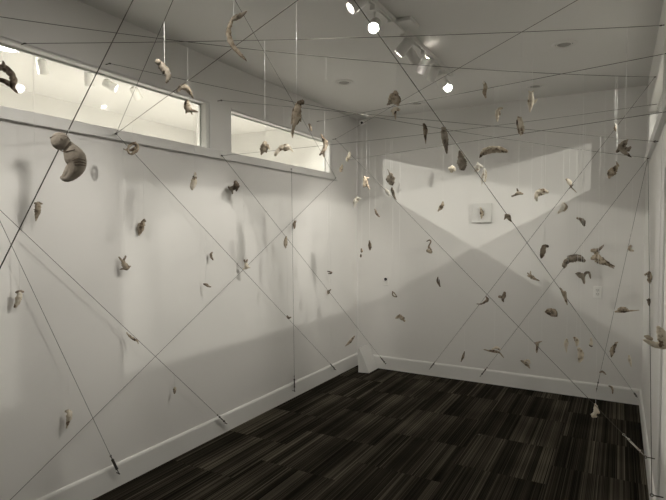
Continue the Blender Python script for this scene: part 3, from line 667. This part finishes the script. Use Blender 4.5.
# --- back wall, right
piece('W3', 'G', 'grey bird with raised wings hanging by the right window', 600, 110, Z10, [(b, [(272, 303, 9), (240, 335, 28), (208, 378, 27), (182, 410, 12)]), ('wing', [(215, 395, 20), (255, 430, 20), (305, 475, 5)]), ('wing', [(235, 380, 25), (272, 395, 22), (298, 372, 10)])], hang=(625, 140), flat=0.5)
piece('W2', 'T', 'tiny piece with white tip high on the right back wall', 600, 110, Z10, [(b, [(150, 160, 7), (152, 185, 12), (156, 210, 5)]), ('tip', [(148, 135, 5), (158, 158, 8)], 'W')])
piece('W2', 'T', 'flat tan wedge with a stalk below the grey bird', 480, 120, Z3, [(b, [(486, 168, 7), (478, 180, 14), (470, 190, 13), (465, 205, 4)]), ('stalk', [(493, 163, 4), (486, 149, 2)])], flat=0.35, hang=(616, 163))
piece('W20', 'T', 'small knuckle-like piece on the steep right cable', 554, 168, Z6, [(b, [(456, 465, 8), (450, 480, 10), (458, 490, 7)]), ('toe', [(458, 488, 6), (470, 492, 4)])], hang=(630.3, 246))
piece(None, 'T', 'large tan bird with pointed tail casting a soft shadow', 580, 230, 11.1, [(b, [(150, 318, 18), (185, 310, 42), (230, 335, 42), (275, 360, 30), (325, 385, 17), (370, 400, 7)]), ('head', [(150, 230, 20), (185, 235, 30), (195, 265, 25)]), ('horn', [(200, 225, 20), (235, 200, 14), (258, 170, 7)], 'G'), ('tail', [(320, 395, 12), (362, 418, 7)], 'G')], hang=(602.8, 247), depth=4.55)
piece('W4', 'G', 'scaly grey croissant-shaped piece left of the large bird', 554, 252, Z6, [(b, [(66, 84, 11), (78, 60, 15), (110, 42, 20), (148, 38, 18), (172, 50, 11)]), ('foot', [(75, 80, 9), (68, 96, 4)]), ('ridge', [(90, 30, 8), (125, 22, 8), (155, 24, 6)])], hang=(575, 255), lump=0.4)
piece('W5', 'G', 'grey branching root piece above the wall outlet', 554, 252, Z6, [(b, [(136, 130, 5), (152, 135, 15), (172, 150, 13), (180, 185, 5)]), ('branch', [(175, 145, 9), (188, 125, 8), (205, 122, 7), (213, 155, 3)])], hang=(583, 272))
piece('W21', 'T', 'tan knobbly piece on the cable by the right wall corner', 554, 252, Z6, [(b, [(566, 122, 8), (570, 148, 12), (568, 168, 11), (570, 184, 4)]), ('ear', [(560, 128, 7), (546, 136, 5)])], hang=(648.8, 271), thread=False)
piece('W21', 'D', 'smaller dark piece below it on the right wall cable', 554, 252, Z6, [(b, [(566, 280, 6), (565, 298, 8), (566, 318, 3)]), ('ear', [(564, 295, 6), (556, 284, 4)])], hang=(649, 298), thread=False)
piece('W20', 'T', 'hat-shaped piece with long thin beak beside the steep right cable', 600, 300, Z10, [(b, [(160, 118, 9), (215, 112, 14), (280, 102, 9), (362, 90, 3)]), ('dome', [(190, 95, 16), (225, 85, 22), (258, 95, 16)])], hang=(619, 308))
piece(None, 'P', 'big pale claw with two lobes at the right picture edge', 626, 300, Z8, [(b, [(268, 228, 14), (284, 258, 32), (302, 300, 44), (318, 345, 46), (300, 372, 36)]), ('lobe', [(300, 372, 34), (252, 376, 25), (210, 362, 19), (172, 346, 10)]), ('lobe', [(222, 332, 13), (196, 322, 19), (176, 316, 9)], 'T'), ('socket', [(276, 288, 9), (290, 298, 9)], 'T'), ('back', [(335, 300, 35), (345, 340, 40)])], hang=(658, 326), lump=0.16, depth=2.0)
# --- low on the back wall
piece('W22', 'D', 'small dark upright spindle above the back baseboard', 440, 336, Z6, [(b, [(146, 92, 2.5), (139, 118, 7), (134, 134, 6), (126, 154, 2.5)])])
piece('W18', 'T', 'long-legged tan insect shape over the slanted cable low down', 440, 336, Z6, [(b, [(264, 85, 2.5), (300, 90, 6), (328, 92, 8), (352, 96, 5), (376, 124, 2.5)]), ('wing', [(312, 80, 5), (334, 68, 8), (354, 78, 6)], 'P')], hang=(494.5, 346))
piece('W22', 'T', 'small tan dancing figure low between two cables', 440, 336, Z6, [(b, [(580, 45, 9), (580, 70, 7), (577, 100, 4)]), ('arm', [(582, 42, 6), (604, 32, 3)]), ('arm', [(574, 48, 5), (568, 44, 3)])])
piece('W19', 'T', 'folded triangular piece just above the back baseboard', 440, 336, Z6, [(b, [(484, 150, 3), (504, 160, 9), (520, 172, 10), (534, 190, 3)]), ('fold_top', [(504, 152, 5), (524, 144, 7), (532, 160, 6)], 'P')], flat=0.5)
piece('W4', 'P', 'pale drop-shaped piece left of the pale bone pair', 554, 336, Z6, [(b, [(76, 18, 4), (74, 42, 12), (72, 62, 9), (76, 98, 2)])], hang=(566.8, 338))
piece('W5', 'P', 'pale skull-like piece, upper of the bone pair', 554, 336, Z6, [(b, [(122, 12, 7), (132, 20, 12), (138, 42, 10), (136, 56, 6)]), ('eye', [(136, 16, 3), (138, 20, 3)], 'D'), ('eye', [(124, 22, 3), (126, 26, 3)], 'D')], hang=(576.5, 336.5))
piece('W5', 'P', 'pale long bone, lower of the bone pair', 554, 336, Z6, [(b, [(148, 76, 9), (158, 98, 15), (160, 125, 15), (154, 152, 8)])], hang=(580, 347.5))
piece('W17', 'P', 'small pale and brown drop by the thick cable low down', 554, 336, Z6, [(b, [(220, 12, 3), (222, 32, 7), (221, 48, 10)]), ('base', [(216, 54, 7), (224, 60, 6)], 'D')], hang=(591, 338))
piece('W22', 'T', 'slender tan crouching figure low at right', 554, 336, Z6, [(b, [(366, 48, 6), (352, 75, 13), (348, 98, 12), (344, 126, 3)]), ('head', [(364, 42, 6), (374, 35, 4)]), ('arm', [(345, 70, 5), (336, 95, 3)], 'D')], hang=(613.5, 345))
piece('W19', 'P', 'faint pale drop near the right corner low down', 554, 336, Z6, [(b, [(446, 118, 5), (450, 142, 9), (455, 162, 6), (458, 180, 2)])])
piece('W20', 'T', 'tiny bent piece beside the steep right cable near the baseboard', 554, 336, Z6, [(b, [(274, 218, 3), (290, 212, 6), (306, 226, 3)])])
piece('W20', 'T', 'tiny hooked piece in front of the back baseboard at right', 554, 336, Z6, [(b, [(326, 297, 3), (340, 302, 6), (347, 318, 5), (347, 338, 3)])])
piece('W7', 'P', 'pale double-lobed piece hanging before the carpet, lowest of all', 554, 336, Z6, [(b, [(246, 408, 6), (250, 430, 13), (246, 455, 11), (236, 478, 11)]), ('lobe', [(255, 440, 10), (264, 455, 7)]), ('lobe', [(230, 472, 8), (250, 480, 7)])], hang=(595.7, 404))
# --- before the left wall
piece('W3', 'T', 'tan tapered cup piece at far left above the crossed cables', 0, 168, Z6, [(b, [(222, 215, 14), (224, 240, 17), (220, 268, 14), (214, 298, 7), (212, 314, 3)]), ('lip', [(210, 210, 7), (230, 208, 8), (246, 212, 4)]), ('mouth', [(228, 228, 8), (232, 236, 7)], 'D')], hang=(36, 203))
piece('W15', 'T', 'stubby brown-capped stump low at far left', 0, 252, Z6, [(b, [(116, 248, 12), (114, 268, 16), (105, 298, 13), (92, 324, 8)], 'P'), ('cap', [(100, 238, 6), (118, 236, 10), (134, 238, 6)], 'D')])
piece('W12', 'T', 'feathered tan piece mid left wall with a shadow at its right', 110, 168, Z6, [(b, [(200, 312, 8), (192, 338, 16), (186, 362, 17), (174, 398, 5)]), ('wing', [(178, 335, 10), (170, 362, 9)], 'G'), ('crest', [(202, 308, 7), (210, 318, 4)], 'D')])
piece('W4', 'P', 'owl-like white and brown piece high on left wall', 110, 168, Z6, [(b, [(502, 58, 11), (498, 84, 18), (490, 112, 14), (490, 128, 5)]), ('head', [(506, 32, 7), (506, 45, 9)], 'W'), ('patch', [(500, 52, 9), (508, 58, 9)], 'D')], hang=(195, 172))
piece('W13', 'D', 'dark piece with grey side lobes under the post between the windows', 220, 168, Z6, [(b, [(92, 82, 9), (98, 102, 17), (98, 120, 11), (97, 136, 4)]), ('wing', [(85, 112, 12), (68, 124, 13), (50, 112, 3)], 'G'), ('tail', [(72, 130, 8), (73, 152, 4)], 'G')])  # wing and tail here: grey strokes over the paler patch beside the body
piece('W11', 'D', 'small dark piece just right of the vertical left wall cable', 220, 168, Z6, [(b, [(446, 318, 6), (442, 338, 9), (443, 358, 4)]), ('ear', [(445, 322, 5), (452, 315, 3)])])
piece('W13', 'T', 'small tan spindle left of the vertical wall cable', 220, 168, Z6, [(b, [(393, 408, 4), (391, 432, 10), (389, 452, 11), (390, 474, 4)])])
piece('W12', 'T', 'rabbit-eared seated figure on the left wall', 110, 252, Z6, [(b, [(78, 58, 10), (86, 76, 17), (96, 94, 16)]), ('ear', [(70, 48, 6), (56, 30, 4)]), ('ear', [(82, 48, 6), (93, 26, 5)], 'D'), ('foot', [(85, 98, 7), (62, 103, 3)]), ('foot', [(108, 92, 8), (116, 86, 5)])], hang=(124.5, 259))
piece('W12', 'D', 'small dark crescent on the left wall between crossing cables', 110, 252, Z6, [(b, [(608, 2, 4), (600, 14, 7), (602, 30, 7), (612, 46, 4)])])
piece('W12', 'D', 'tiny dark bird piece below the small crescent', 110, 252, Z6, [(b, [(558, 190, 4), (574, 196, 8), (584, 204, 7), (598, 208, 3)]), ('wing', [(568, 190, 5), (580, 192, 4)])])
piece('W15', 'T', 'carved stick lying along the slanting left wall cable', 110, 336, Z6, [(b, [(100, -20, 3), (118, 4, 6), (140, 22, 7), (160, 34, 5)]), ('foot', [(160, 36, 4), (163, 50, 2.5)])], hang=(128, 334), thread=False)
piece('W16', 'P', 'pale curled shrimp-like piece lowest on the left wall', 0, 360, Z3, [(b, [(236, 182, 4), (246, 184, 8), (247, 202, 10), (242, 220, 6), (238, 240, 3)])])
piece('W15', 'T', 'tiny half pale acorn shape low on left wall', 110, 336, Z6, [(b, [(386, 312, 9), (385, 322, 10)], 'P'), ('tip', [(384, 328, 9), (383, 340, 5)], 'D')])
piece('W13', 'P', 'bear-eared pale figure beside cable crossing on left wall', 220, 252, Z6, [(b, [(154, 66, 9), (156, 84, 13), (155, 94, 10)]), ('ear', [(148, 58, 5), (144, 48, 5)], 'D'), ('ear', [(158, 58, 5), (162, 48, 5)], 'D'), ('foot', [(150, 94, 6), (138, 102, 4)]), ('foot', [(162, 92, 6), (178, 92, 3)])])
piece('W13', 'D', 'tiny dark crescent on cable above the left wall shadow line', 220, 252, Z6, [(b, [(400, 380, 4), (406, 392, 7), (422, 388, 3)])])
piece('W11', 'D', 'tiny dark seed on the cable near far left corner', 220, 252, Z6, [(b, [(645, 234, 8), (645, 244, 7)]), ('tip', [(650, 232, 4), (658, 222, 3)])])
piece('W11', 'D', 'tiny dark open jaw shape above the dark seed', 220, 252, Z6, [(b, [(640, 114, 3), (654, 118, 4), (664, 122, 4)]), ('jaw', [(645, 128, 3), (662, 126, 4)])])
piece('W13', 'T', 'thin feather-like splinter left of the white wedge', 320, 240, Z4, [(b, [(134, 376, 2.5), (122, 392, 5), (112, 403, 4.5), (100, 414, 1.5)])], flat=0.4)

# ------------------------------------------------------------------ things on the walls and floor
px0, px1, pz0, pz1 = -1.402, -1.196, 1.745, 1.948
pn = tag(empty('picture_panel', ((px0+px1)/2, YB, pz0)), 'small square white panel mounted on the back wall', 'wall panel')
link('board', box(nb(), px0, px1, YB-0.028, YB, pz0, pz1, 0.003), M['block'], pn)
bm = nb()
for a in ((px0, px1, pz0, pz0+0.008), (px0, px1, pz1-0.008, pz1), (px0, px0+0.008, pz0+0.008, pz1-0.008), (px1-0.008, px1, pz0+0.008, pz1-0.008)):
    box(bm, a[0], a[1], YB-0.033, YB-0.028, a[2], a[3])
link('edge_frame', bm, M['block'], pn)
piece(None, 'T', 'small perched bird-like piece fixed on the white square panel', 440, 168, Z6, [(b, [(244, 248, 6), (248, 264, 11), (247, 280, 8), (246, 300, 2.5)]), ('head', [(244, 246, 6), (240, 238, 5)], 'P'), ('wing', [(252, 262, 7), (256, 280, 4)], 'D')], depth=(onB(482, 212, 0.045)-CAM).dot(FWD), thread=False)
# duplex outlet
c = onB(597.5, 292); w, hh = 0.035, 0.057
ot = tag(empty('wall_outlet', (c.x, YB, c.z-hh)), 'white duplex electrical outlet on the back wall at right', 'outlet')
link('cover_plate', box(nb(), c.x-w, c.x+w, YB-0.010, YB, c.z-hh, c.z+hh, 0.003), M['plastic'], ot)
for s in (1, -1):
    zc = c.z + s*0.0195
    so = link('socket', box(nb(), c.x-0.0165, c.x+0.0165, YB-0.0125, YB-0.009, zc-0.0145, zc+0.0145, 0.003), M['wall'], ot)
    for dx, dz, ww, h2 in ((-0.007, 0.003, 0.0022, 0.0095), (0.007, 0.003, 0.0022, 0.0095), (0, -0.0085, 0.004, 0.005)):
        link('slot', box(nb(), c.x+dx-ww/2, c.x+dx+ww/2, YB-0.0132, YB-0.0120, zc+dz-h2/2, zc+dz+h2/2), M['black'], so)
link('screw', lathe(nb(), Vector((c.x, YB-0.010, c.z)), (0, -1, 0), [(0.003, 0), (0.003, 0.0012), (0.001, 0.0016)], 12), M['steel'], ot)
# cable jack plate
c = onB(386.3, 281); hh = 0.057
jk = tag(empty('wall_jack', (c.x, YB, c.z-hh)), 'white wall plate with a black jack near the far left corner', 'wall jack')
link('cover_plate', box(nb(), c.x-0.035, c.x+0.035, YB-0.007, YB, c.z-hh, c.z+hh, 0.003), M['wall'], jk)
link('jack', lathe(nb(), Vector((c.x-0.005, YB-0.006, c.z+0.022)), (0, -1, 0), [(0.016, 0), (0.016, 0.010), (0.011, 0.014), (0.008, 0.010)], 18), M['black'], jk, True)
link('pin', lathe(nb(), Vector((c.x-0.008, YB-0.012, c.z+0.020)), (0, -1, 0), [(0.004, 0), (0.004, 0.008), (0.001, 0.009)], 12), M['plastic'], jk, True)
link('lower_lip', box(nb(), c.x-0.026, c.x+0.026, YB-0.013, YB-0.006, c.z-hh+0.004, c.z-hh+0.012, 0.001), M['wall'], jk)
# security camera in the far corner
c = Vector((-2.712, 5.53, 2.945))
sc = tag(empty('security_camera', (c.x, YB, H)), 'small white security camera with black lens in far upper corner', 'camera')
dv = (CAM - c).normalized()
link('bracket', tube(nb(), [Vector((c.x, YB, c.z+0.02)), Vector((c.x, YB-0.035, c.z+0.02)), c], 0.009, 10), M['plastic'], sc, True)
link('mount_plate', lathe(nb(), Vector((c.x, YB, c.z+0.02)), (0, -1, 0), [(0.03, 0), (0.03, 0.006), (0.02, 0.010)], 20), M['plastic'], sc, True)
link('housing', lathe(nb(), c - dv*0.03, dv, [(0.012, 0), (0.030, 0.006), (0.036, 0.03), (0.036, 0.060), (0.032, 0.066), (0.024, 0.066)], 24), M['plastic'], sc, True)
link('lens', lathe(nb(), c + dv*0.034, dv, [(0.015, 0), (0.015, 0.004), (0.010, 0.008), (0.001, 0.010)], 20), M['black'], sc, True)
# white triangular wedge standing in the corner
wx0, wx1, wy0, wy1, wh = -2.640, -2.510, 5.300, 5.580, 0.285
bm = nb()
A = [bm.verts.new(p) for p in ((wx0, wy0, 0.002), (wx1, wy0+0.03, 0.002), (wx0+0.012, wy0+0.002, wh), (wx0, wy0+0.002, wh))]
B_ = [bm.verts.new(p) for p in ((wx0, wy1, 0.002), (wx1, wy1, 0.002), (wx0+0.012, wy1, wh), (wx0, wy1, wh))]
bm.faces.new(A); bm.faces.new(B_[::-1])
for i in range(4): bm.faces.new((A[i], A[(i+1) % 4], B_[(i+1) % 4], B_[i]))
bmesh.ops.bevel(bm, geom=list(bm.edges), offset=0.003, segments=1, affect='EDGES')
tag(link('wedge_block', bm, M['block']), 'white triangular wedge block standing on the carpet in far corner', 'block')
